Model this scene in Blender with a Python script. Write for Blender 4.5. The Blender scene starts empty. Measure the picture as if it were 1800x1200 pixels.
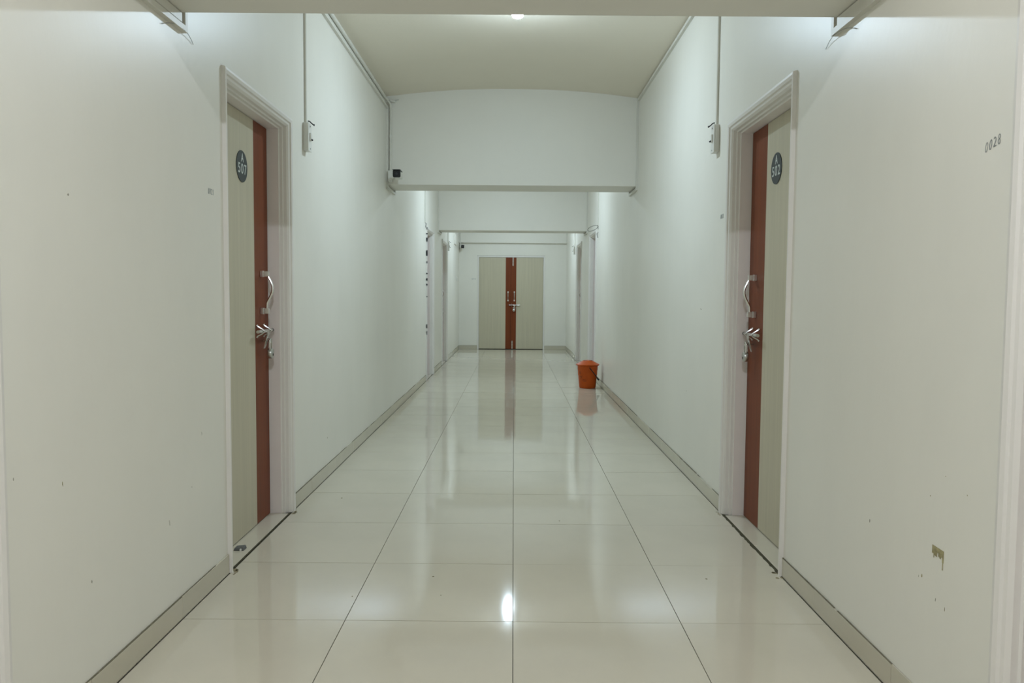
import bpy, bmesh, math, random
from mathutils import Vector, Matrix
random.seed(7)
S = bpy.context.scene
COL = S.collection

# ------------------------------------------------------------------ camera, world, exposure
F_PX, PITCH, YAW, ROLL, CAM = 1378.0, .05855, -.00165, .00788, Vector((-.0066, 0, 1.163))
fw = Vector((math.sin(YAW)*math.cos(PITCH), math.cos(YAW)*math.cos(PITCH), -math.sin(PITCH)))
rt = Vector((math.cos(YAW), -math.sin(YAW), 0)); up = rt.cross(fw)
r2 = rt*math.cos(ROLL) + up*math.sin(ROLL); u2 = up*math.cos(ROLL) - rt*math.sin(ROLL)
cd = bpy.data.cameras.new('camera'); cam = bpy.data.objects.new('camera', cd); COL.objects.link(cam)
cd.sensor_fit = 'HORIZONTAL'; cd.sensor_width = 36; cd.lens = F_PX/1800*36
cd.clip_start = .02; cd.clip_end = 100
M = Matrix((r2, u2, -fw)).transposed().to_4x4(); M.translation = CAM
cam.matrix_world = M; S.camera = cam
w = bpy.data.worlds.new('world'); S.world = w; w.use_nodes = True
w.node_tree.nodes['Background'].inputs[0].default_value = (.5, .55, .55, 1)
w.node_tree.nodes['Background'].inputs[1].default_value = .0
vs = S.view_settings; vs.view_transform = 'Standard'; vs.look = 'None'; vs.gamma = 1; vs.use_curve_mapping = False
vs.exposure = 0.14
BULB_STRENGTH = 1380.0
BULB_COLOR = (.80, 1.0, 1.17)
BULBS = [(0, .20, 1.85, (.93, 1.0, 1.12)), (.005, 5.13, 1.05, BULB_COLOR), (-.045, 10.12, 1.22, BULB_COLOR), (0, 14.75, 1.3, BULB_COLOR)]   # x, y, relative output, colour

# ------------------------------------------------------------------ main dimensions (metres)
WL, WR = -1.187, 1.128            # wall faces
Y0, Y1 = -2.1, 16.93              # back and end of the corridor
BEAMS = [(2.39, 2.81, 2.143), (7.30, 7.72, 2.175), (12.20, 12.65, 2.163), (16.85, 16.93, 2.283)]
CEIL, CROWN = 2.972, .078
def ceil_z(x):
    t = (x-(WL+WR)/2)/((WR-WL)/2); return CEIL + CROWN*(1-abs(t)**2.2)

# ------------------------------------------------------------------ materials
MATS = {}
def mat(name, col, rough=.5, metal=0, spec=.5, emit=None, var=0, vscale=3.0, bump=0, bscale=60, stretch=None, col2=None, rand=0, coat=0, thr=None):
    m = bpy.data.materials.new(name); m.use_nodes = True; MATS[name] = m
    nt = m.node_tree; b = nt.nodes['Principled BSDF']; L = nt.links.new
    b.inputs['Base Color'].default_value = (*col, 1); b.inputs['Roughness'].default_value = rough
    b.inputs['Metallic'].default_value = metal; b.inputs['Specular IOR Level'].default_value = spec
    if coat: b.inputs['Coat Weight'].default_value = coat; b.inputs['Coat Roughness'].default_value = .08
    if emit:
        b.inputs['Emission Color'].default_value = (*emit[0], 1); b.inputs['Emission Strength'].default_value = emit[1]
    tc = nt.nodes.new('ShaderNodeTexCoord'); mp = nt.nodes.new('ShaderNodeMapping'); L(tc.outputs['Object'], mp.inputs[0])
    if stretch: mp.inputs['Scale'].default_value = stretch
    out = None
    if var or col2:
        n = nt.nodes.new('ShaderNodeTexNoise'); n.inputs['Scale'].default_value = vscale; n.inputs['Detail'].default_value = 6
        n.inputs['Roughness'].default_value = .6; L(mp.outputs[0], n.inputs['Vector'])
        cr = nt.nodes.new('ShaderNodeValToRGB'); a, c = cr.color_ramp.elements
        a.position, c.position = thr if thr else (.3, .7)
        a.color = (*[x*(1-var) for x in col], 1); c.color = (*(col2 if col2 else [min(1, x*(1+var)) for x in col]), 1)
        L(n.outputs[0], cr.inputs[0]); out = cr.outputs[0]
    if rand:
        oi = nt.nodes.new('ShaderNodeObjectInfo'); mr = nt.nodes.new('ShaderNodeMapRange')
        mr.inputs[3].default_value = 1-rand; mr.inputs[4].default_value = 1+rand; L(oi.outputs['Random'], mr.inputs[0])
        mx = nt.nodes.new('ShaderNodeVectorMath'); mx.operation = 'SCALE'
        if out: L(out, mx.inputs[0])
        else: mx.inputs[0].default_value = col
        L(mr.outputs[0], mx.inputs['Scale']); out = mx.outputs[0]
    if out: L(out, b.inputs['Base Color'])
    if bump:
        n2 = nt.nodes.new('ShaderNodeTexNoise'); n2.inputs['Scale'].default_value = bscale; n2.inputs['Detail'].default_value = 4
        L(mp.outputs[0], n2.inputs['Vector'])
        bp = nt.nodes.new('ShaderNodeBump'); bp.inputs['Strength'].default_value = bump; bp.inputs['Distance'].default_value = .004
        L(n2.outputs[0], bp.inputs['Height']); L(bp.outputs[0], b.inputs['Normal'])
    return m
mat('wall_paint', (.85, .83, .75), .36, spec=.42, var=.026, vscale=1.6, stretch=(1, 1, .55), bump=.10, bscale=45)
mat('beam_paint', (.85, .83, .755), .5, spec=.35, var=.02, vscale=1.5, bump=.12, bscale=40)
mat('ceiling_paint', (.86, .80, .67), .6, spec=.3, var=.02, vscale=1.2, bump=.1, bscale=40)
mat('floor_tile', (.65, .60, .485), .055, spec=.5, var=.035, vscale=2.6, rand=.018)
mat('skirting_tile', (.58, .54, .43), .12, spec=.5, var=.03, vscale=4, rand=.02)
mat('grout', (.19, .175, .14), .9, spec=.1)
mat('ledge_dirt', (.19, .175, .125), .9, spec=.1, var=.3, vscale=30)
mat('dirt', (.085, .078, .05), .9, spec=.1, var=.3, vscale=30)
mat('soil', (.30, .255, .16), .9, spec=.1, var=.3, vscale=40)
mat('frame_paint', (.82, .795, .75), .38, spec=.4, var=.02, vscale=5, bump=.06, bscale=40)
mat('jamb_paint', (.88, .825, .79), .42, spec=.4, var=.035, vscale=5, bump=.06, bscale=40)
mat('pale_wood', (.56, .515, .385), .42, spec=.3, var=.055, vscale=2.2, stretch=(26, 26, .5), thr=(.32, .68))
mat('brown_wood', (.185, .046, .015), .42, spec=.2, var=.10, vscale=2.2, stretch=(16, 16, .6), thr=(.32, .68))
mat('dark_edge', (.03, .018, .014), .7, spec=.2)
mat('chrome', (.62, .62, .60), .24, metal=1)
mat('satin', (.80, .80, .80), .30, metal=1)
mat('steel', (.55, .55, .53), .3, metal=1)
mat('sign_dark', (.028, .040, .044), .4, spec=.4)
mat('sign_white', (.62, .66, .63), .5)
mat('plastic_white', (.78, .77, .71), .35, spec=.45)
mat('trunking', (.74, .725, .65), .4, spec=.4, var=.03, vscale=6)
mat('black_plastic', (.006, .006, .009), .25, spec=.5)
mat('black_wire', (.010, .010, .016), .5)
mat('grey_rubber', (.12, .125, .12), .6)
mat('lens_glass', (.01, .012, .02), .05, spec=.7)
mat('bucket_orange', (.52, .085, .006), .42, spec=.25, var=.05, vscale=6)
mat('bucket_print', (.03, .012, .008), .5)
mat('pencil', (.24, .26, .26), .8, spec=.1)
mat('pencil_pale', (.40, .43, .42), .8, spec=.1)
mat('stain', (.36, .32, .18), .8, spec=.1, var=.35, vscale=60)
mat('scuff', (.42, .40, .33), .8, spec=.1, var=.2, vscale=50)
mat('web', (.35, .36, .35), .7)
for i_, b_ in enumerate(BULBS): mat('bulb_%d' % i_, (.9, .95, 1), .3, emit=(b_[3], BULB_STRENGTH*b_[2]))

# ------------------------------------------------------------------ mesh helpers
class MB:
    def __init__(s): s.v = []; s.f = []
    def add(s, vs, fs):
        o = len(s.v); s.v += [tuple(v) for v in vs]; s.f += [tuple(i+o for i in f) for f in fs]; return s
    def box(s, a, b):
        x0, y0, z0 = a; x1, y1, z1 = b
        return s.add([(x0,y0,z0),(x1,y0,z0),(x1,y1,z0),(x0,y1,z0),(x0,y0,z1),(x1,y0,z1),(x1,y1,z1),(x0,y1,z1)],
                     [(0,3,2,1),(4,5,6,7),(0,1,5,4),(1,2,6,5),(2,3,7,6),(3,0,4,7)])
    def cbox(s, c, d): return s.box([c[i]-d[i]/2 for i in range(3)], [c[i]+d[i]/2 for i in range(3)])
    def tube(s, pts, r, n=8, closed=False):
        pts = [Vector(p) for p in pts]; rs = r if isinstance(r, (list, tuple)) else [r]*len(pts); k = len(pts)
        ref = None; rings = []
        for i, p in enumerate(pts):
            if closed: d = pts[(i+1) % k]-pts[i-1]
            else: d = pts[min(i+1, k-1)]-pts[max(i-1, 0)]
            d.normalize()
            if ref is None: ref = d.orthogonal().normalized()
            ref = (ref-d*ref.dot(d)); ref = ref.normalized() if ref.length > 1e-6 else d.orthogonal().normalized()
            b = d.cross(ref); rings.append([p+(ref*math.cos(2*math.pi*j/n)+b*math.sin(2*math.pi*j/n))*rs[i] for j in range(n)])
        vs = [v for q in rings for v in q]; fs = []
        for i in range(k if closed else k-1):
            i2 = (i+1) % k
            for j in range(n): fs.append((i*n+j, i*n+(j+1) % n, i2*n+(j+1) % n, i2*n+j))
        if not closed: fs += [tuple(range(n))[::-1], tuple((k-1)*n+j for j in range(n))]
        return s.add(vs, fs)
    def lathe(s, c, prof, n=24, axis='z', capa=True, capb=True):
        c = Vector(c); vs = []; fs = []; k = len(prof)
        for r, h in prof:
            for j in range(n):
                a = 2*math.pi*j/n; q = (r*math.cos(a), r*math.sin(a), h)
                if axis == 'x': q = (h, q[0], q[1])
                elif axis == 'y': q = (q[0], h, q[1])
                vs.append(c+Vector(q))
        for i in range(k-1):
            for j in range(n): fs.append((i*n+j, i*n+(j+1) % n, (i+1)*n+(j+1) % n, (i+1)*n+j))
        if capa: fs.append(tuple(range(n))[::-1])
        if capb: fs.append(tuple((k-1)*n+j for j in range(n)))
        return s.add(vs, fs)
    def rect_path(s, pts, a, b=None):
        """square trunking: one mitred rectangular tube along a polyline lying in a plane of constant x"""
        b = b or a; pts = [Vector(p) for p in pts]; k = len(pts); rings = []
        prp = lambda d: Vector((0, -d.z, d.y))
        for i, p in enumerate(pts):
            d1 = (p-pts[i-1]).normalized() if i else (pts[1]-p).normalized()
            d2 = (pts[i+1]-p).normalized() if i < k-1 else d1
            n1, n2 = prp(d1), prp(d2); m = (n1+n2)/(1+n1.dot(n2))*(b/2); h = Vector((a/2, 0, 0))
            rings.append([p-h-m, p+h-m, p+h+m, p-h+m])
        fs = [(i*4+j, i*4+(j+1) % 4, i*4+4+(j+1) % 4, i*4+4+j) for i in range(k-1) for j in range(4)]+[(0, 1, 2, 3), tuple((k-1)*4+j for j in (3, 2, 1, 0))]
        return s.add([v for r in rings for v in r], fs)
    def map(s, fn): s.v = [tuple(fn(*v)) for v in s.v]; return s
    def build(s, name, m, parent=None, smooth=False, bevel=0, mesh_only=False):
        off = Vector(parent['_w']) if parent is not None and '_w' in parent else Vector((0, 0, 0))
        me = bpy.data.meshes.new(name); me.from_pydata([Vector(v)-off for v in s.v], [], s.f)
        bm = bmesh.new(); bm.from_mesh(me); bmesh.ops.remove_doubles(bm, verts=bm.verts, dist=1e-6)
        bmesh.ops.recalc_face_normals(bm, faces=bm.faces)
        if bevel: bmesh.ops.bevel(bm, geom=list(bm.edges), offset=bevel, segments=1, affect='EDGES', profile=.5)
        bm.to_mesh(me); bm.free()
        if smooth:
            me.polygons.foreach_set('use_smooth', [True]*len(me.polygons))
            try: me.set_sharp_from_angle(angle=math.radians(40))
            except Exception: pass
        me.materials.append(MATS[m])
        if mesh_only: return me
        o = bpy.data.objects.new(name, me); COL.objects.link(o)
        if parent is not None:
            o.parent = parent; o['_w'] = list(off)
        return o
def tag(o, label, cat, group=None, kind=None):
    o['label'] = label; o['category'] = cat
    if group: o['group'] = group
    if kind: o['kind'] = kind
    return o
ROOTS = []
def root(name, loc, label, cat, group=None, kind=None):
    o = bpy.data.objects.new(name, None); COL.objects.link(o); o.location = loc; o['_w'] = list(loc); o.empty_display_size = .1
    ROOTS.append(o); return tag(o, label, cat, group, kind)
def pivot(o, loc):
    """move a mesh object's origin to loc without moving its surface"""
    loc = Vector(loc); o.data.transform(Matrix.Translation(-loc)); o.location = loc; o['_w'] = list(loc); ROOTS.append(o); return o

# ------------------------------------------------------------------ door table: side, near edge, far edge (outer casing)
DOORS = {
 1: dict(side='L', a=3.200, b=4.165, no='507', lock=True,  label='door A 507 in the left wall, pale wood with brown stripe, nearest to camera'),
 2: dict(side='R', a=3.215, b=4.195, no='502', lock=True,  label='door A 502 in the right wall, pale wood with brown stripe'),
 3: dict(side='L', a=10.56, b=11.52, no=None, lock=False, label='left wall door beyond the second beam, white frame with black chipped edge'),
 4: dict(side='L', a=12.87, b=13.87, no=None, lock=True,  label='last door in the left wall, in the bay before the double door'),
 5: dict(side='R', a=10.82, b=11.78, no=None, lock=False, label='white framed right wall door just past the orange bucket, under the wire loop'),
 6: dict(side='R', a=13.15, b=14.17, no=None, lock=True,  label='last door in the right wall, nearest the double door'),
 8: dict(side='L', a=.825,  b=1.787, no=None, lock=False, label='door frame at the extreme left edge of the picture, almost out of view'),
 9: dict(side='R', a=.825,  b=1.795, no=None, lock=False, label='white door frame cut off by the right edge of the picture'),
}
CAS, NEAR, HEAD, REC = .066, .043, 2.012, .10     # casing width, opening height, leaf recess

# ------------------------------------------------------------------ setting: walls
def wall_side(side):
    X = WL if side == 'L' else WR; s = -1 if side == 'L' else 1
    mb = MB(); x0, x1 = sorted((X, X+s*.16))
    ops = sorted((d['a']+NEAR-.030, d['b']-CAS+.030) for d in DOORS.values() if d['side'] == side)
    y = Y0
    for a, b in ops:
        mb.box((x0, y, -.02), (x1, a, 3.15)); mb.box((x0, a, HEAD+.030), (x1, b, 3.15)); y = b
    mb.box((x0, y, -.02), (x1, Y1+.15, 3.15))
    n = 'wall_left' if side == 'L' else 'wall_right'
    o = mb.build(n, 'wall_paint')
    return tag(o, 'long pale off-white left wall of the corridor' if side == 'L' else 'long pale off-white right wall with pencilled 0028', 'wall', kind='structure')
wall_left = wall_side('L'); wall_right = wall_side('R')
ED = dict(x0=-.789, x1=.662, z=2.012, fw=.031)
mb = MB(); mb.box((WL, Y1, -.02), (ED['x0'], Y1+.15, 3.15)); mb.box((ED['x1'], Y1, -.02), (WR, Y1+.15, 3.15)); mb.box((ED['x0'], Y1, ED['z']), (ED['x1'], Y1+.15, 3.15))
wall_end = tag(mb.build('wall_end', 'wall_paint'), 'off-white end wall around the double door', 'wall', kind='structure')
mb = MB(); mb.box((WL-.16, Y0-.15, -.02), (WR+.16, Y0, 3.15))
tag(mb.build('bounce_wall_back', 'wall_paint'), 'off-white unseen wall added behind the camera to bounce light', 'wall', kind='structure')  # added out of view so light bounces back along the corridor
# ceiling: shallow crown
mb = MB(); n = 24; xs = [WL-.02+(WR-WL+.04)*i/n for i in range(n+1)]
vsl = []
for yy in (Y0-.02, Y1+.02):
    for x in xs: vsl.append((x, yy, ceil_z(min(max(x, WL), WR))))
    for x in xs: vsl.append((x, yy, 3.2))
k = n+1; fs = []
for i in range(n):
    fs += [(i, i+1, 2*k+i+1, 2*k+i), (k+i, 3*k+i, 3*k+i+1, k+i+1), (i, k+i, k+i+1, i+1), (2*k+i, 2*k+i+1, 3*k+i+1, 3*k+i)]
fs += [(0, 2*k, 3*k, k), (n, k+n, 3*k+n, 2*k+n)]
mb.add(vsl, fs); tag(mb.build('ceiling', 'ceiling_paint', smooth=True), 'slightly crowned beige ceiling above the corridor', 'ceiling', kind='structure')
BL = ['ceiling beam nearest the camera, cutting across the top of the picture', 'deep ceiling beam in mid corridor carrying a security camera',
      'third ceiling beam, seen beneath the mid corridor beam', 'shallow beam against the end wall above the double door']
for i, (a, b, z) in enumerate(BEAMS):
    mb = MB(); mb.box((WL-.01, a, z), (WR+.01, b+(.01 if i == 3 else 0), 3.14))
    o = mb.build('ceiling_beam', 'beam_paint', bevel=.004); tag(o, BL[i], 'beam', kind='structure')

# ------------------------------------------------------------------ setting: floor of separate tiles
mb = MB(); mb.box((WL-.2, Y0-.1, -.06), (WR+.2, Y1+.2, -.006))
floor = tag(mb.build('floor', 'grout'), 'glossy cream tiled corridor floor with dark joints', 'floor', kind='structure')
T = .6; PH = 2.738
cols = [(WL+.0085, -T), (-T, 0), (0, T), (T, WR-.0085)]
tile_mesh = {}
def tile_obj(cx, cy, w_, d_, gx, gy, tilt=True):
    key = (round(w_, 4), round(d_, 4))
    if key not in tile_mesh:
        hx, hy = w_/2-gx, d_/2-gy; m = MB().box((-hx, -hy, -.02), (hx, hy, 0))   # square-cut rectified edges
        tile_mesh[key] = m.build('floor_tile', 'floor_tile', mesh_only=True)
    o = bpy.data.objects.new('floor_tile', tile_mesh[key]); COL.objects.link(o); o.parent = floor; o.location = (cx, cy, random.uniform(-.0002, .0002))
    if tilt: o.rotation_euler = (random.gauss(0, .0007), random.gauss(0, .0006), 0)
    return o
kmin = math.floor((Y0-PH)/T)
yy = PH+kmin*T
while yy < Y1:
    a, b = max(yy, Y0), min(yy+T, Y1-.002)
    if b-a > .02:
        for (c0, c1) in cols: tile_obj((c0+c1)/2, (a+b)/2, c1-c0, b-a, .0014, .0015)
    yy += T

# ------------------------------------------------------------------ setting: skirting tiles
def skirt(side):
    nm = {'L': 'baseboard_left', 'R': 'baseboard_right', 'E': 'baseboard_end'}[side]
    lab = {'L': 'low row of cream skirting tiles along the left wall', 'R': 'low row of cream skirting tiles along the right wall', 'E': 'short cream skirting tiles on either side of the double door'}[side]
    h, th = .080, .0065
    if side == 'E':
        r = root(nm, ((WL+WR)/2, Y1, 0), lab, 'skirting', kind='structure')
        for a, b in ((WL+.011, ED['x0']-.002), (ED['x1']+.002, WR-.011)):
            MB().box((a, Y1-th, .002), (b, Y1, h)).build('skirting_tile', 'skirting_tile', r, bevel=.001)
            MB().box((a, Y1-th+.001, h), (b, Y1, h+.0025)).build('grout_line', 'ledge_dirt', r)
        return
    X = WL if side == 'L' else WR; s = 1 if side == 'L' else -1
    r = root(nm, (X, 7, 0), lab, 'skirting', kind='structure')
    cuts = sorted((d['a'], d['b']) for d in DOORS.values() if d['side'] == side); segs = []; y = Y0
    for a, b in cuts: segs.append((y, a)); y = b
    segs.append((y, Y1))
    for a, b in segs:
        y = a; off = .0 if side == 'L' else .13
        joints = [a]+[PH+off+k*T for k in range(-10, 40) if a+.04 < PH+off+k*T < b-.04]+[b]
        for p, q in zip(joints[:-1], joints[1:]):
            x0, x1 = sorted((X, X+s*(th+random.uniform(-.001, .001))))
            MB().box((x0, p+.0008, .002), (x1, q-.0008, h+random.uniform(-.0015, .0015))).build('skirting_tile', 'skirting_tile', r, bevel=.001)
        # dirt caught on the ledge, broken here and there
        m = MB(); y = a
        while y < b-.02:
            ln = min(random.uniform(.1, .5), b-y); x0, x1 = sorted((X, X+s*(th-.001)))
            hh = random.uniform(.0, .0016); m.box((x0, y, h-.002), (x1, y+ln, h+hh)); y += ln+(random.uniform(.01, .06) if random.random() < .35 else 0)
        m.build('grout_line', 'ledge_dirt', r)
for s_ in 'LRE': skirt(s_)

# ------------------------------------------------------------------ text and handwriting
def text_mesh(txt, size, mp_, name, m, parent, xs=1.0):
    cu = bpy.data.curves.new('t', 'FONT'); cu.body = txt; cu.size = size; cu.align_x = 'CENTER'; cu.extrude = .0006; cu.offset = .0005
    o = bpy.data.objects.new('t', cu); COL.objects.link(o)
    dg = bpy.context.evaluated_depsgraph_get(); me = bpy.data.meshes.new_from_object(o.evaluated_get(dg))
    vs_ = [mp_(v.co.x*xs, v.co.y, v.co.z) for v in me.vertices]; fs_ = [tuple(p.vertices) for p in me.polygons]
    bpy.data.objects.remove(o); bpy.data.curves.remove(cu); bpy.data.meshes.remove(me)
    return MB().add(vs_, fs_).build(name, m, parent)
def ell(cx, cy, rx, ry, n=14, a0=0, a1=360, sl=.0):
    return [(cx+rx*math.cos(math.radians(a0+(a1-a0)*i/n))+sl*(ry*math.sin(math.radians(a0+(a1-a0)*i/n))), cy+ry*math.sin(math.radians(a0+(a1-a0)*i/n))) for i in range(n+1)]
DIG = {'0': [ell(.5, .5, .3, .5, sl=.25)], '2': [ell(.5, .75, .28, .25, 8, 160, -30)+[(.62, .45), (.2, .02), (.85, .1)]],
       '8': [ell(.55, .76, .24, .24, 12), ell(.48, .25, .28, .26, 12)], '1': [[(.5, 1), (.45, 0)]],
       '4': [[(.55, 1), (.15, .4), (.85, .4)], [(.65, .75), (.6, 0)]]}
RIB = [0]
def ribbon(mb, pts, wd, mp_):
    for (p, q) in zip(pts[:-1], pts[1:]):
        d = Vector((q[0]-p[0], q[1]-p[1])); l = d.length
        if l < 1e-6: continue
        d /= l; nrm = Vector((-d.y, d.x))*wd/2; e = d*wd*.3
        RIB[0] += 1; k_ = (RIB[0] % 40)*1.5e-5
        c = [Vector(p)-e+nrm, Vector(p)-e-nrm, Vector(q)+e-nrm, Vector(q)+e+nrm]
        mb.add([mp_(x.x, x.y, 0) for x in c]+[mp_(x.x, x.y, .0004+k_) for x in c], [(0,1,2,3),(7,6,5,4),(0,4,5,1),(1,5,6,2),(2,6,7,3),(3,7,4,0)])
def handwriting(txt, h, mp_, m, parent, name='pencil_number', wd=None, slope=0):
    mb = MB(); x = 0; wd = wd or h*.09
    for i, ch in enumerate(txt):
        for st in DIG[ch]: ribbon(mb, [(x+p[0]*h*.62, p[1]*h+slope*x) for p in st], wd, mp_)
        x += h*.72
    return mb.build(name, m, parent)

# ------------------------------------------------------------------ doors
def dmap(side):
    """(along, inward depth, z) -> world"""
    if side == 'L': return lambda a, d, z: (WL+d, a, z)
    if side == 'R': return lambda a, d, z: (WR-d, a, z)
    return lambda a, d, z: (a, Y1-d, z)
PROF = [(0, -.135), (0, -.042), (.006, -.038), (.007, -.025), (.014, -.021), (.016, -.006), (.025, .004), (.034, .007), (.038, .014), (.050, .018), (.061, .016), (.066, .0), (.066, -.002), (.027, -.002), (.027, -.135)]
def casing_side(mp_, a, sgn, h, k=1.0):
    """upright with mitred top; a is the opening edge, sgn the outward direction"""
    m = MB(); n = len(PROF)
    vs_ = [(a+sgn*w_*k, d, 0) for w_, d in PROF]+[(a+sgn*w_*k, d, h+w_) for w_, d in PROF]
    m.add(vs_, [(i, (i+1) % n, n+(i+1) % n, n+i) for i in range(n)]+[tuple(range(n))[::-1], tuple(range(n, 2*n))])
    return m.map(mp_)
def casing_head(mp_, a, b, h, k=1.0):
    m = MB(); n = len(PROF)
    vs_ = [(a-w_*k, d, h+w_) for w_, d in PROF]+[(b+w_, d, h+w_) for w_, d in PROF]
    m.add(vs_, [(i, (i+1) % n, n+(i+1) % n, n+i) for i in range(n)]+[tuple(range(n))[::-1], tuple(range(n, 2*n))])
    return m.map(mp_)
def two_paint(o, mp_, side, a, b):
    """inner reveal carries the pinkish paint"""
    o.data.materials.append(MATS['jamb_paint'])
    off = o.parent.location
    for p in o.data.polygons:
        c = p.center+off
        d = (c.x-WL) if side == 'L' else (WR-c.x)
        if d < -.05 and p.area > .02 and abs(p.normal.x) < .3: p.material_index = 1
def pull_handle(mp_, a, d0, z0, z1, parent):
    path = []; n = 14
    for i in range(n+1):
        t = i/n; z = z1+(z0-z1)*t
        bul = .028*math.sin(math.pi*min(1, t*1.25))**1.3 if t < .8 else 0
        path.append((a, d0+.034+bul-.004*t, z))
    h = MB().tube(path, [.0050+.0018*math.sin(math.pi*i/n) for i in range(n+1)], 8).map(mp_).build('pull_handle', 'chrome', parent, smooth=True)
    for z in (z0, z1):
        m = MB().box((a-.013, d0, z-.016), (a+.013, d0+.016, z+.016)); m.box((a-.011, d0+.018, z-.014), (a+.011, d0+.042, z+.014)); m.box((a-.009, d0+.015, z-.012), (a+.009, d0+.02, z+.012))
        m.map(mp_).build('handle_bracket', 'satin', h, bevel=.0015)
def slide_bolt(mp_, a0, a1, tip, d0, z, parent, hang):
    d = d0+.030
    b = MB().tube([(a0, d, z), (a1, d, z)], .0085, 10).map(mp_).build('slide_bolt', 'chrome', parent, smooth=True)
    sg = 1 if a1 > a0 else -1
    MB().tube([(a1, d, z), (a1+sg*.012, d, z)], [.0095, .0085], 10).map(mp_).build('bolt_tip', 'black_plastic', b, smooth=True)
    for a in (a0+(a1-a0)*.30, a0+(a1-a0)*.78):
        m = MB()
        m.tube([(a, d0+.002, z+.030), (a, d0+.008, z+.022), (a, d0+.030, z+.011), (a, d0+.042, z), (a, d0+.030, z-.011), (a, d0+.008, z-.022), (a, d0+.002, z-.030)], [.006, .0045, .0042, .0045, .0042, .0045, .006], 8)
        m.map(mp_).build('bolt_staple', 'chrome', b, smooth=True)
    m = MB(); n = 8
    for i in range(n):   # curved flat tongue the padlock closes over
        t0, t1 = i/n, (i+1)/n
        f = lambda t: (hang-.012*sg*math.sin(t*2.4), d0+.040-.020*t*t, z-.004-.085*t)
        p, q = f(t0), f(t1); wd = .011
        m.add([(p[0]-wd, p[1]-.002, p[2]), (p[0]+wd, p[1]-.002, p[2]), (p[0]+wd, p[1]+.002, p[2]), (p[0]-wd, p[1]+.002, p[2]),
               (q[0]-wd, q[1]-.002, q[2]), (q[0]+wd, q[1]-.002, q[2]), (q[0]+wd, q[1]+.002, q[2]), (q[0]-wd, q[1]+.002, q[2])],
              [(0,1,2,3),(4,7,6,5),(0,4,5,1),(1,5,6,2),(2,6,7,3),(3,7,4,0)])
    m.map(mp_).build('bolt_tongue', 'chrome', b, smooth=True)
    m = MB().tube([(hang+sg*.020, d0+.0, z-.052), (hang+sg*.020, d0+.040, z-.052)], .004, 6)
    m.tube([(hang+sg*.020+.009*math.cos(t*math.pi/4), d0+.044, z-.052+.009*math.sin(t*math.pi/4)) for t in range(8)], .003, 6, closed=True)
    m.map(mp_).build('hasp_eye', 'chrome', b, smooth=True)
def padlock(mp_, a, d, ztop, label):
    """round bodied padlock, shackle over the hasp, hanging free of the door"""
    p = root('padlock', mp_(a, d, ztop-.103), label, 'padlock', 'round padlocks on the door bolts')
    cz = ztop-.075
    m = MB(); prof = [(.020, -.012), (.026, -.009), (.0275, -.004), (.0275, .004), (.026, .009), (.020, .012)]
    for r_, h_ in prof: pass
    n = 20; vs_ = [(a+r_*math.cos(2*math.pi*j/n), d+h_, cz+r_*math.sin(2*math.pi*j/n)) for r_, h_ in prof for j in range(n)]
    fs_ = [(i*n+j, i*n+(j+1) % n, (i+1)*n+(j+1) % n, (i+1)*n+j) for i in range(len(prof)-1) for j in range(n)]+[tuple(range(n))[::-1], tuple((len(prof)-1)*n+j for j in range(n))]
    m.add(vs_, fs_).map(mp_).build('lock_body', 'steel', p, smooth=True)
    pts = [(a-.013, d, cz+.015), (a-.013, d, ztop-.013)]+[(a-.013*math.cos(t*math.pi/8), d, ztop-.013+.013*math.sin(t*math.pi/8)) for t in range(1, 8)]+[(a+.013, d, ztop-.013), (a+.013, d, cz+.015)]
    MB().tube(pts, .0042, 8).map(mp_).build('shackle', 'chrome', p, smooth=True)
    MB().cbox((a, d+.0125, cz-.006), (.005, .002, .012)).map(mp_).build('keyhole', 'dark_edge', p)
def sign(mp_, a, d, z, no, flip, parent):
    r = .0735; n = 40
    m = MB().add([(a+r*math.cos(2*math.pi*j/n), d+e, z+r*math.sin(2*math.pi*j/n)) for e in (0, .003) for j in range(n)],
                 [(j, (j+1) % n, n+(j+1) % n, n+j) for j in range(n)]+[tuple(range(n))[::-1], tuple(range(n, 2*n))])
    s_ = m.map(mp_).build('number_sign', 'sign_dark', parent); s_['label'] = 'round dark sign reading A over %s' % no
    for ch, dx, dz, sz in (('A', .002, .0215, .058),): text_mesh(ch, sz, lambda x, y, e: mp_(a+flip*(x+dx), d+.0034+e, z+dz+y), 'sign_letter', 'sign_white', s_, .82)
    for i, ch in enumerate(no):
        text_mesh(ch, .066, lambda x, y, e: mp_(a+flip*((i-1)*.0405+x), d+.0034+e, z-.033+y), 'sign_digit', 'sign_white', s_, .98)
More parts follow.
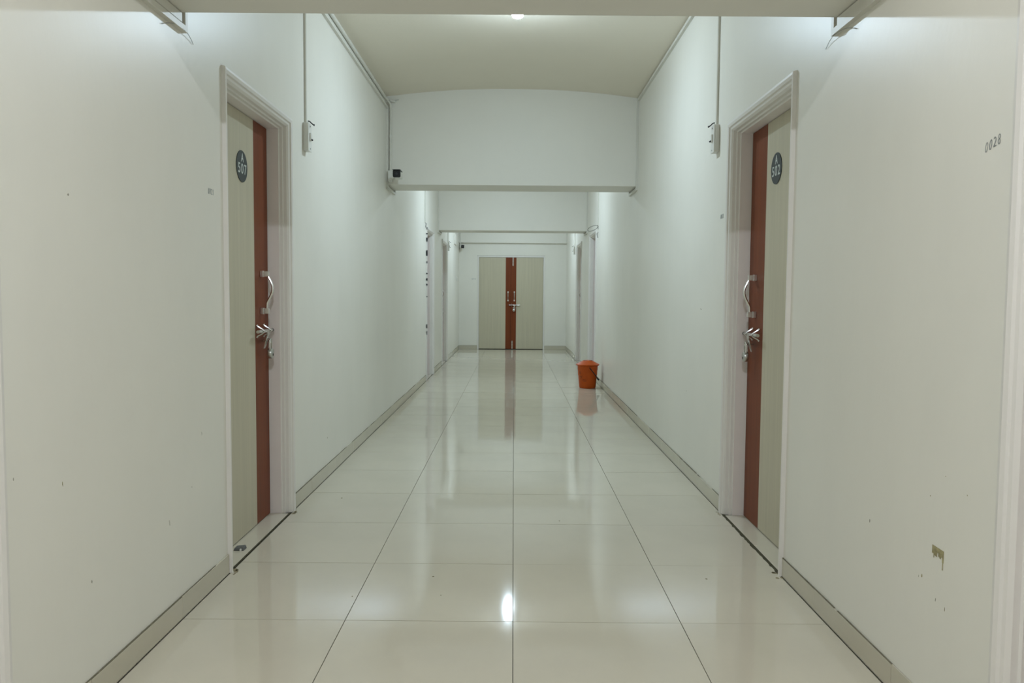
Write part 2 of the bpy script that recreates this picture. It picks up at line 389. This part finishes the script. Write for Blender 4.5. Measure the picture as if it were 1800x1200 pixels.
for n_, D in DOORS.items():
    sd = D['side']; mp_ = dmap(sd); a, b = D['a']+NEAR, D['b']-CAS
    X = WL if sd == 'L' else WR
    R_ = root('door_%d' % n_, mp_((a+b)/2, 0, 0), D['label'], 'door', kind='structure')
    for mbx in (casing_side(mp_, a, -1, HEAD, NEAR/CAS), casing_side(mp_, b, 1, HEAD)):
        two_paint(mbx.build('frame_upright', 'frame_paint', R_), mp_, sd, a, b)
    two_paint(casing_head(mp_, a, b, HEAD, NEAR/CAS).build('frame_head', 'frame_paint', R_), mp_, sd, a, b)
    # stripe on the far side of the near doors (lock side)
    st = b-.218 if n_ != 2 else b-.250
    MB().box((a+.002, -REC-.035, .006), (st, -REC, HEAD-.003)).map(mp_).build('door_panel', 'pale_wood', R_)
    MB().box((st, -REC-.035, .006), (b-.009, -REC, HEAD-.003)).map(mp_).build('door_stripe', 'brown_wood', R_)
    MB().box((b-.009, -REC-.034, .002), (b, -REC-.005, HEAD-.001)).map(mp_).build('door_gap', 'dark_edge', R_)
    MB().box((a+.002, -REC-.034, .0005), (b-.002, -REC-.004, .006)).map(mp_).build('door_foot_strip', 'dark_edge', R_)  # dark strip filling the slit under the leaf
    # threshold slabs
    cut = [a+.001, b-.001] if n_ != 2 else [a+.001, a+.36, b-.001]
    for p, q in zip(cut[:-1], cut[1:]):
        MB().box((p, -REC-.03, -.02), (q-.0015, -.004, .0015)).map(mp_).build('threshold_slab', 'floor_tile', R_, bevel=.0012)
    if D['no']:
        sign(mp_, 3.713 if n_ == 1 else 3.736, -REC, 1.757 if n_ == 1 else 1.770, D['no'], 1 if sd == 'L' else -1, R_)
    if D['lock']:
        ha = b-.125
        pull_handle(mp_, ha, -REC, 1.075, 1.262, R_)
        slide_bolt(mp_, b-.268, b-.045, 0, -REC, .975, R_, b-.135)
        if n_ in (1, 2, 4, 6):
            padlock(mp_, b-.115, -REC+.044, .934, {1: 'steel padlock on the left wall door marked A 507', 2: 'steel padlock on the right wall door marked A 502',
                    4: 'padlock on the last door of the left wall', 6: 'padlock on the last door of the right wall'}[n_])
    # grime where the uprights meet the floor
    for e, sg in ((a, -1), (b, 1)):
        m = MB(); 
        for k_ in range(7):
            c = e+sg*random.uniform(-.012, .075); dd = random.uniform(.008, .03); r_ = random.uniform(.004, .012)
            pts = [(c+r_*random.uniform(.7, 1.4)*math.cos(t*math.pi/3), dd+r_*.8*math.sin(t*math.pi/3)) for t in range(6)]
            m.add([(x, y, -.003) for x, y in pts]+[(x, y, .0006) for x, y in pts], [tuple(range(6))[::-1], tuple(range(6, 12))]+[(i, (i+1) % 6, 6+(i+1) % 6, 6+i) for i in range(6)])
        m.map(mp_).build('floor_grime', 'soil', R_)
# broken dark joint in front of the right-hand threshold, thinner on the left
for n_, wmax, rid in ((1, .0045, 1), (2, .016, 2)):
    D = DOORS[n_]; mp_ = dmap(D['side']); a, b = D['a']+NEAR-.03, D['b']-CAS+.03; m = MB(); k = 40; v1 = []; v2 = []
    for i in range(k+1):
        y = a+(b-a)*i/k; v1.append((y, -.0045)); v2.append((y, wmax*(.45+.55*random.random())))
    vs_ = [(y, d, z) for z in (-.004, .0008) for (y, d) in v1]+[(y, d, z) for z in (-.004, .0008) for (y, d) in v2]; K = k+1
    fs_ = []
    for i in range(k): fs_ += [(K+i, K+i+1, 3*K+i+1, 3*K+i), (i, 2*K+i, 2*K+i+1, i+1), (2*K+i, 3*K+i, 3*K+i+1, 2*K+i+1), (i, i+1, K+i+1, K+i)]
    fs_ += [(0, K, 3*K, 2*K), (k, 2*K+k, 3*K+k, K+k)]
    par = [r for r in ROOTS if r.name == 'door_%d' % n_][0]
    m.add(vs_, fs_).map(mp_).build('threshold_joint', 'dirt', par)
# chipped paint on the near edge of door 3
par = [r for r in ROOTS if r.name == 'door_3'][0]; mp_ = dmap('L')
for z, h_, w_ in ((2.05, .06, .012), (1.98, .035, .02), (1.90, .10, .022), (1.72, .13, .03), (1.60, .05, .016), (1.45, .04, .02), (1.37, .07, .022), (1.30, .05, .02), (1.14, .03, .012), (.74, .10, .02), (.65, .09, .014)):
    h_ *= .7; e = DOORS[3]['a']; pts = [(random.uniform(.6, 1)*w_/2*math.cos(t*math.pi/4), random.uniform(.7, 1)*h_/2*math.sin(t*math.pi/4)) for t in range(8)]
    m = MB(); m.add([(e-.0015, .010+p[0]*.9, z+p[1]) for p in pts]+[(e+.004, .010+p[0]*.9, z+p[1]) for p in pts], [tuple(range(8))[::-1], tuple(range(8, 16))]+[(i, (i+1) % 8, 8+(i+1) % 8, 8+i) for i in range(8)])
    m.add([(e+.014+p[0]*.9, .0145, z+p[1]) for p in pts]+[(e+.014+p[0]*.9, .0205, z+p[1]) for p in pts], [tuple(range(8))[::-1], tuple(range(8, 16))]+[(i, (i+1) % 8, 8+(i+1) % 8, 8+i) for i in range(8)])
    m.map(mp_).build('paint_chip', 'black_wire', par)

# double door in the end wall
mp_ = dmap('E'); x0, x1, zt, fwid = ED['x0'], ED['x1'], ED['z'], ED['fw']
R7 = root('door_7', (-.065, Y1, 0), 'double door of pale wood with brown centre stripes closing the corridor', 'door', kind='structure')
for p, q in ((x0, x0+fwid), (x1-fwid, x1)):
    MB().box((p, -.08, 0), (q, .012, zt-fwid)).map(mp_).build('frame_upright', 'frame_paint', R7, bevel=.002)
MB().box((x0, -.08, zt-fwid), (x1, .012, zt)).map(mp_).build('frame_head', 'frame_paint', R7, bevel=.002)
MB().box((x0-.004, 0, zt), (x1+.004, .008, zt+.006)).map(mp_).build('dirt_line', 'scuff', R7)
mid = -.069
MB().box((x0+fwid+.003, -.045, .012), (-.181, -.006, zt-fwid-.004)).map(mp_).build('door_panel', 'pale_wood', R7)
MB().box((-.181, -.045, .012), (mid-.0025, -.006, zt-fwid-.004)).map(mp_).build('door_stripe', 'brown_wood', R7)
MB().box((mid+.0025, -.045, .012), (.048, -.006, zt-fwid-.004)).map(mp_).build('door_stripe', 'brown_wood', R7)
MB().box((.048, -.045, .012), (x1-fwid-.003, -.006, zt-fwid-.004)).map(mp_).build('door_panel', 'pale_wood', R7)
MB().box((x0+fwid, -.06, .0), (x1-fwid, -.042, zt-fwid)).map(mp_).build('door_gap', 'dark_edge', R7)
for hx in (-.128, .007): pull_handle(mp_, hx, -.006, 1.055, 1.235, R7)
slide_bolt(mp_, .135, -.105, 0, -.006, .957, R7, .009)
padlock(mp_, -.001, .042, .922, 'padlock hanging on the double door at the corridor end')
for (bx, za, zb) in ((-.024, 1.80, 1.995), (-.034, .012, .185)):
    t_ = MB().box((bx-.012, -.006, za), (bx+.012, -.001, zb)).map(mp_).build('tower_bolt', 'steel', R7, bevel=.001)
    MB().tube([(bx, .006, za+.004), (bx, .006, zb-.004)], .006, 8).map(mp_).build('bolt_rod', 'chrome', t_, smooth=True)
    m = MB()
    for q in (.2, .5, .8): m.box((bx-.012, -.002, za+(zb-za)*q-.007), (bx+.012, .014, za+(zb-za)*q+.007))
    m.map(mp_).build('bolt_guide', 'steel', t_, bevel=.001)
for hz in (.25, 1.05, 1.75):
    for hx in (x0+fwid, x1-fwid): MB().tube([(hx, -.001, hz-.05), (hx, -.001, hz+.05)], .006, 8).map(mp_).build('door_hinge', 'steel', R7, smooth=True)

# ------------------------------------------------------------------ marks on the walls
def rub(w_, h_, y, z, side, m, ang=0, n=9):
    mp2 = dmap(side); pts = []
    for t in range(n):
        q = 2*math.pi*t/n; k_ = random.uniform(.6, 1)
        px, pz = w_/2*k_*math.cos(q), h_/2*k_*math.sin(q); pts.append((px*math.cos(ang)-pz*math.sin(ang), px*math.sin(ang)+pz*math.cos(ang)))
    mb = MB(); mb.add([(y+p[0], 0, z+p[1]) for p in pts]+[(y+p[0], .0004, z+p[1]) for p in pts], [tuple(range(n))[::-1], tuple(range(n, 2*n))]+[(i, (i+1) % n, n+(i+1) % n, n+i) for i in range(n)])
    mb.map(mp2).build('scuff_mark', m, wall_left if side == 'L' else wall_right)
wm = lambda y, z, s_: (lambda u, v, d: (dmap(s_)(y+(u if s_ == 'L' else -u), .0003+d, z+v)))
handwriting('0028', .0225, wm(1.918, 1.516, 'R'), 'pencil', wall_right, wd=.0016, slope=.22)
handwriting('0021', .021, wm(3.045, 1.546, 'L'), 'pencil_pale', wall_left, wd=.0022)
handwriting('0022', .022, wm(4.345, 1.592, 'R'), 'pencil_pale', wall_right, wd=.0025)
handwriting('1014', .035, lambda u, v, d: (-.925+u, Y1-.0003-d, 1.497+v), 'pencil_pale', wall_end, wd=.004)
# brown scraped stain with runs, low on the right wall
mb = MB(); mpr = wm(2.077, .497, 'R')
for i in range(9):
    u = i*.0063; ln = (.013+.006*random.random())*(1 if i != 4 else .5)
    if i == 8: ln = .046
    if i == 1: ln = .026
    ribbon(mb, [(u, .004-.0002*i), (u, -ln*.55)], .0062, mpr); ribbon(mb, [(u, -ln*.5), (u-.0005, -ln)], .0030 if i in (1, 8) else .0058, mpr)
mb.build('scraped_stain', 'stain', wall_right)
for a_ in ((.006, .012, 2.128, .399, 'R', 'stain'), (.003, .010, 2.145, .392, 'R', 'scuff'), (.004, .012, 2.055, .360, 'R', 'scuff'), (.003, .014, 2.01, .352, 'R', 'stain'),
           (.004, .004, 2.10, .63, 'R', 'stain'), (.003, .004, 2.03, .70, 'R', 'stain'), (.004, .004, 1.93, .675, 'R', 'stain'), (.007, .014, 2.45, .46, 'R', 'scuff'),
           (.05, .006, 4.75, 1.09, 'R', 'scuff'), (.005, .012, 5.1, .55, 'R', 'scuff'),
           (.004, .016, 2.03, .66, 'L', 'stain'), (.004, .010, 1.83, .72, 'L', 'scuff'), (.004, .026, 2.66, .37, 'L', 'scuff'), (.008, .012, 2.16, .35, 'L', 'scuff'),
           (.003, .02, 2.95, .63, 'L', 'scuff'), (.006, .016, 4.95, .25, 'L', 'stain'), (.003, .008, 2.85, .45, 'L', 'scuff'), (.01, .008, 2.09, 1.42, 'L', 'scuff')):
    rub(a_[0], a_[1], a_[2], a_[3], a_[4], a_[5], .15)

# ------------------------------------------------------------------ cable trunking
def trunk_path(x, z1, z2, zc, e):
    pts = [(x, 2.15, z1-.052), (x, 2.825, z1-.052), (x, 2.825, zc)]
    for i in (1, 2):
        a, b, z = BEAMS[i]
        pts += [(x, a-.011, zc), (x, a-.011, z-e), (x, b+.011, z-e), (x, b+.011, zc)]
    pts += [(x, BEAMS[3][0]-.011, zc), (x, BEAMS[3][0]-.011, BEAMS[3][2]-.0)]
    return pts
tl = tag(pivot(MB().rect_path(trunk_path(WL+.0095, 2.143, 2.17, 2.872, .030), .019, .020).build('cable_trunking', 'trunking'), (WL+.0095, 2.15, 2.09)),
         'square white cable trunking along the top of the left wall, dipping beneath the beams', 'trunking', 'cable trunking at the ceiling')
tr = tag(pivot(MB().rect_path(trunk_path(WR-.0095, 2.150, 2.17, 2.952, .026), .019, .022).build('cable_trunking', 'trunking'), (WR-.0095, 2.15, 2.09)),
         'square white cable trunking along the top of the right wall, dipping beneath the beams', 'trunking', 'cable trunking at the ceiling')
# beneath the first beam: added strip stands in for the run's shadow line
for (x, sg, tk) in ((WL, 1, tl), (WR, -1, tr)):
    m = MB(); m.box(sorted([x, x+sg*.014])[0:1]+[2.15, 2.107], sorted([x, x+sg*.014])[1:2]+[2.80, 2.140]); m.build('trunking_shadow_strip', 'trunking', tk, bevel=.001)
    for k_, (dy, l) in enumerate(((-.10, .15), (.02, .13))):
        yb = 2.80; s2 = -1 if k_ == 0 else 1
        m = MB().tube([(x+sg*(.019-.016*t), yb+s2*(-.01+l*t), 2.082-(.028 if k_ == 0 else .014)*t*t+.006*math.sin(3*t)) for t in (0, .2, .4, .6, .8, 1)], .0011, 5)
        m.build('cable_tie', 'web', tk, smooth=True)
# round conduit to the security camera, upper left corner
m = MB(); xp = WL+.012
cp = tag(pivot(m.tube([(xp, 2.83, 2.93), (xp, 7.1, 2.928), (xp+.006, 7.22, 2.926), (xp+.026, 7.28, 2.90), (xp+.030, 7.288, 2.85), (xp+.026, 7.288, 2.298)], .0105, 10).build('conduit_pipe', 'trunking', smooth=True), (xp, 2.83, 2.93)),
         'thin white round conduit pipe above the left trunking, leading down to the security camera', 'conduit')
for y in (3.9, 4.85, 5.8, 6.55): MB().tube([(xp, y, 2.93), (xp, y+.05, 2.93)], .0135, 10).build('pipe_coupling', 'plastic_white', cp, smooth=True)
MB().tube([(xp+.028, 7.288, 2.60), (xp+.0282, 7.288, 2.625)], .013, 10).build('pipe_coupling', 'plastic_white', cp, smooth=True)
t_ = MB().tube([(xp+.02, 7.285, 2.935), (xp+.075, 7.285, 2.925)], .012, 10).build('pipe_tee', 'plastic_white', cp, smooth=True)
MB().tube([(xp+.070, 7.28, 2.935), (xp+.105, 7.278, 2.938)], .002, 5).build('wire_end', 'web', t_)
# drops to the switch boxes
def drop(side, y, z_top, z_bot, label, black=True, wd=.02):
    mp2 = dmap(side)
    o = MB().box((y-wd/2, 0, z_bot), (y+wd/2, .012, z_top)).map(mp2).build('cable_drop', 'trunking', bevel=.001)
    return tag(pivot(o, mp2(y, 0, z_bot)), label, 'trunking', 'vertical cable drops')
def switch_box(side, y, z0, z1, label):
    mp2 = dmap(side); r = root('switch_box', mp2(y, 0, z0), label, 'switch box', 'surface switch boxes')
    MB().box((y-.033, 0, z0), (y+.033, .026, z1)).map(mp2).build('back_box', 'plastic_white', r, bevel=.002)
    MB().box((y-.036, .026, z0-.003), (y+.036, .032, z1+.001)).map(mp2).build('face_plate', 'plastic_white', r, bevel=.002)
    k_ = MB().box((y-.012, .032, z0+.058), (y+.016, .040, z0+.100)).map(mp2).build('switch_rocker', 'plastic_white', r, bevel=.002)
    MB().tube([(y, .036, z0+.066), (y, .043, z0+.063), (y+.003, .047, z0+.060)], .0045, 6).map(mp2).build('broken_stub', 'black_wire', k_, smooth=True)
    for zz in (z0+.014, z1-.016): MB().tube([(y+.004, .031, zz), (y+.004, .034, zz)], .004, 8).map(mp2).build('plate_screw', 'web', r)
    MB().tube([(y, .02, z1+.014), (y+.002, .030, z1+.012), (y+.004, .040, z1+.002), (y+.008, .050, z1-.006)], .0032, 6).map(mp2).build('loose_wire', 'black_wire', r, smooth=True)
    MB().tube([(y+.008, .050, z1-.006), (y+.009, .056, z1-.007)], .005, 6).map(mp2).build('wire_cap', 'black_wire', r, smooth=True)
drop('L', 4.462, 2.861, 2.118, 'vertical cable drop on the left wall beyond door A 507'); switch_box('L', 4.452, 1.962, 2.115, 'narrow white switch box with loose black wire on the left wall')
drop('R', 4.452, 2.940, 2.122, 'vertical cable drop on the right wall beyond door A 502'); switch_box('R', 4.440, 1.968, 2.119, 'narrow white switch box with a black wire end on the right wall')
drop('L', 10.40, 2.861, 2.11, 'vertical cable drop above the chipped white frame on the left'); drop('R', 10.64, 2.940, 2.09, 'vertical cable drop above the wire loop on the right')
drop('L', 14.02, 2.861, 2.103, 'far left cable drop past the last left door'); switch_box('L', 14.02, 1.945, 2.10, 'small far switch box on the left wall past the last left door')
drop('R', 14.63, 2.940, 2.083, 'far right cable drop beside the last right door'); switch_box('R', 14.63, 1.93, 2.08, 'small far switch box on the right wall past the last right door')
o = MB().tube([(WR-.004, 10.63, 2.10), (WR-.014, 10.61, 2.112)]+[(WR-.080+.068*math.cos(math.radians(t)), 10.60-.02*math.sin(math.radians(t)), 2.072+.030*math.sin(math.radians(t))+.022*math.cos(math.radians(t))) for t in range(20, 375, 18)]+[(WR-.006, 10.62, 2.06)], .0028, 6).build('wire_loop', 'black_wire', smooth=True)
tag(pivot(o, (WR-.004, 10.63, 2.10)), 'thin black wire curled into a loop above the right hand white frame', 'wire')
o = MB().tube([(WR-.003, 10.64, 2.02), (WR-.02, 10.63, 2.0), (WR-.006, 10.64, 1.95)], .0035, 6).build('wire_stub', 'black_wire', smooth=True)
tag(pivot(o, (WR-.003, 10.64, 2.02)), 'short black wire stub below the loop on the right wall', 'wire')
o = MB().tube([(WL+.003, 10.40, 2.115), (WL+.02, 10.40, 2.10), (WL-.0+.012, 10.41, 2.05)], .0045, 6).build('wire_stub', 'black_wire', smooth=True)
tag(pivot(o, (WL+.003, 10.40, 2.115)), 'short black wire stub at the foot of the left cable drop by the chipped frame', 'wire')
# far left: surface box, corner drop, small switch
mpL = dmap('L')
o = MB().box((15.55, 0, 2.17), (16.05, .020, 2.36)).map(mpL).build('cover_box', 'wall_paint', bevel=.003)
tag(pivot(o, mpL(15.8, 0, 2.17)), 'flat painted cover box high on the far left wall', 'cover box')
o = root('wall_switch', mpL(16.13, 0, 1.45), 'small white switch on the far left wall beside the end wall', 'switch')
MB().box((16.09, 0, 1.452), (16.17, .018, 1.536)).map(mpL).build('face_plate', 'plastic_white', o, bevel=.003)
MB().box((16.115, .018, 1.475), (16.145, .024, 1.513)).map(mpL).build('switch_rocker', 'plastic_white', o, bevel=.002)

# ------------------------------------------------------------------ security cameras
def cctv(bx, by, bz, wx, label, sc=1.0):
    """bx,by,bz: front centre of the camera; wx: x of the junction box centre, on the face at y=fy"""
    fy = by+.29*sc
    r = root('security_camera', (wx, fy, bz), label, 'security camera', 'bullet security cameras')
    MB().box((wx-.018*sc, fy-.055*sc, bz-.035*sc), (wx+.018*sc, fy, bz+.065*sc)).build('junction_box', 'plastic_white', r, bevel=.004)
    jx = wx+.018*sc
    MB().lathe((jx, fy-.028*sc, bz+.012*sc), [(.026*sc, 0), (.026*sc, .008*sc), (.020*sc, .014*sc)], 18, 'x').build('mount_flange', 'plastic_white', r, smooth=True)
    MB().tube([(jx+.010*sc, fy-.028*sc, bz+.012*sc), (jx+.030*sc, fy-.04*sc, bz+.008*sc), (bx-.012*sc, by+.14*sc, bz+.004*sc)], [.010*sc, .012*sc, .014*sc], 10).build('mount_arm', 'plastic_white', r, smooth=True)
    def rr(y, hw, hh, c=.35):
        pts = []
        for sx, sz, a0 in ((1, 1, 0), (-1, 1, 90), (-1, -1, 180), (1, -1, 270)):
            rc = hw*c
            for t in range(5): a = math.radians(a0+22.5*t); pts.append((bx+sx*(hw-rc)+rc*math.cos(a), y, bz+sz*(hh-rc)+rc*math.sin(a)))
        return pts
    def loft(rings):
        n = len(rings[0]); m = MB(); m.add([p for q in rings for p in q], [(i*n+j, i*n+(j+1) % n, (i+1)*n+(j+1) % n, (i+1)*n+j) for i in range(len(rings)-1) for j in range(n)]+[tuple(range(n))[::-1], tuple((len(rings)-1)*n+j for j in range(n))]); return m
    body = loft([rr(by+.012*sc, .032*sc, .030*sc), rr(by+.10*sc, .031*sc, .029*sc), rr(by+.18*sc, .028*sc, .026*sc), rr(by+.195*sc, .02*sc, .018*sc)]).build('camera_body', 'plastic_white', r, smooth=True)
    f = loft([rr(by, .031*sc, .029*sc), rr(by+.004*sc, .034*sc, .032*sc), rr(by+.014*sc, .034*sc, .032*sc)]).build('front_glass', 'black_plastic', r, smooth=True)
    MB().lathe((bx, by, bz), [(.013*sc, -.003*sc), (.016*sc, .001*sc)], 18, 'y').build('camera_lens', 'lens_glass', f, smooth=True)
    m = MB(); m.box((bx-.036*sc, by-.012*sc, bz+.031*sc), (bx+.036*sc, by+.13*sc, bz+.035*sc)); m.build('sun_hood', 'black_plastic', r, bevel=.0015)
cctv(-1.052, 7.01, 2.232, WL+.038, 'black faced security camera on the mid corridor beam beside the left wall')
cctv(-1.094, 16.64, 2.185, WL+.030, 'small distant security camera on the end wall, upper left of the double door')
o = MB().box((WL+.022, BEAMS[3][0]-.018, 2.255), (WL+.042, BEAMS[3][0], 2.97)).build('cable_drop', 'trunking', bevel=.001)
tag(pivot(o, (WL+.03, BEAMS[3][0]-.01, 2.255)), 'corner cable drop above the distant security camera', 'trunking', 'vertical cable drops')

# ------------------------------------------------------------------ ceiling bulbs
BLAB = ['ceiling bulb behind the camera', 'bright glowing ceiling bulb at the top centre of the picture', 'ceiling bulb hidden by the mid corridor beam, mirrored in the floor', 'ceiling bulb of the farthest bay before the double door']
for i, (x, y, _o, _c) in enumerate(BULBS):
    zc = ceil_z(x); r = root('ceiling_bulb', (x, y, zc-.15), BLAB[i], 'light bulb', 'bare ceiling bulbs')
    MB().lathe((x, y, zc), [(.042, .004), (.042, -.012), (.030, -.020), (.024, -.045)], 24).build('bulb_holder', 'plastic_white', r, smooth=True)
    MB().lathe((x, y, zc), [(.014, -.044), (.020, -.056), (.030, -.074)], 20).build('bulb_neck', 'plastic_white', r, smooth=True)
    MB().lathe((x, y, zc-.098), [(.030, .024), (.038, .012), (.039, 0), (.036, 0)], 24, capb=False).build('bulb_collar', 'plastic_white', r, smooth=True)
    MB().lathe((x, y, zc-.098), [(.036*math.cos(math.radians(t)), -.018*math.sin(math.radians(t))) for t in (0, 18, 36, 54, 72, 86)], 16, capa=False).build('bulb_dome', 'bulb_%d' % i, r, smooth=True)

# ------------------------------------------------------------------ orange bucket
bx, by = .940, 9.92
r = root('bucket', (bx, by, 0), 'orange plastic lidded bucket with black handle against the right wall', 'bucket')
MB().lathe((bx, by, 0), [(.090, .004), (.098, 0), (.104, .008), (.106, .02), (.118, .16), (.1195, .165), (.1215, .165), (.1235, .225), (.127, .232), (.129, .285), (.132, .290)], 40).build('bucket_body', 'bucket_orange', r, smooth=True)
lid = MB().lathe((bx, by, 0), [(.139, .286), (.147, .292), (.147, .302), (.138, .306), (.062, .346), (.058, .350), (.030, .350)], 40).build('bucket_lid', 'bucket_orange', r, smooth=True)
for sx in (-1, 1): MB().box((bx+sx*.030-.020, by-.046, .347), (bx+sx*.030+.020, by-.030, .3518)).build('lid_slot', 'bucket_print', lid, bevel=.002)
for sy in (-1, 1): MB().lathe((bx+.012, by+sy*.1295, .268), [(.016, -.008), (.016, .008)], 14, 'y').build('handle_ear', 'bucket_orange', r, smooth=True)
arc = []
for i in range(17):
    t = math.pi*i/16; q = math.sin(t); arc.append((bx+.012+.128*q, by-.142*math.cos(t), .268-.165*q))
hd = MB().tube(arc, .0055, 8).build('bucket_handle', 'black_plastic', r, smooth=True)
MB().tube(arc[6:11], [.009, .012, .012, .012, .009], 10).build('handle_grip', 'black_plastic', hd, smooth=True)
def on_body(ang, z, rr_): a = math.radians(ang); return (bx+rr_*math.cos(a), by+rr_*math.sin(a), z)
def brad(z): return .106+(z-.02)*(.118-.106)/.14 if z < .16 else .1215+(z-.165)*.035
for pts in ([(212, .215), (214, .19)], [(213, .20), (214, .178)], [(216, .12), (222, .135), (230, .16)], [(232, .105), (240, .095), (250, .094), (258, .10)], [(234, .118), (244, .112), (254, .115)], [(214, .16), (215, .145)]):
    MB().tube([on_body(a, z, brad(z)+.0003) for a, z in pts], .0035 if len(pts) == 2 else .0018, 5).build('printed_mark', 'bucket_print', r)
for z in (.222, .200): MB().tube([on_body(a, z, brad(z)+.0008) for a in (258, 264, 270)], .0022, 5).build('moulded_rib', 'bucket_orange', r)

# ------------------------------------------------------------------ small things on the floor
r = root('door_stopper', (WL-.055, 3.50, .0015), 'small grey rubber door stopper on the threshold of door A 507', 'door stopper')
m = MB(); m.add([(WL-.078, 3.478, .0015), (WL-.030, 3.478, .0015), (WL-.030, 3.522, .0015), (WL-.078, 3.522, .0015), (WL-.074, 3.484, .013), (WL-.034, 3.484, .016), (WL-.034, 3.518, .018), (WL-.074, 3.518, .014)],
                [(0,3,2,1),(4,5,6,7),(0,1,5,4),(1,2,6,5),(2,3,7,6),(3,0,4,7)])
m.build('stopper_block', 'grey_rubber', r, bevel=.002)
MB().box((WL-.046, 3.470, .0015), (WL-.040, 3.479, .012)).build('stopper_tab', 'plastic_white', r)
for i, (x, y, s_) in enumerate(((-.33, 3.18, .006), (-.28, 2.98, .004), (.80, 3.18, .006), (-.98, 4.42, .006), (.24, 4.0, .004), (-.62, 2.96, .004))):
    pts = [(x+s_*random.uniform(.6, 1)*math.cos(t*math.pi/4), y+s_*random.uniform(.6, 1)*math.sin(t*math.pi/4)) for t in range(8)]
    m = MB().add([(p[0], p[1], -.001) for p in pts]+[(p[0]*.9+x*.1, p[1]*.9+y*.1, .0012) for p in pts], [tuple(range(8))[::-1], tuple(range(8, 16))]+[(i_, (i_+1) % 8, 8+(i_+1) % 8, 8+i_) for i_ in range(8)])
    o = m.build('dirt_speck', 'soil', floor)

for o in ROOTS:
    if '_w' in o: del o['_w']
for o in bpy.data.objects:
    if '_w' in o: del o['_w']
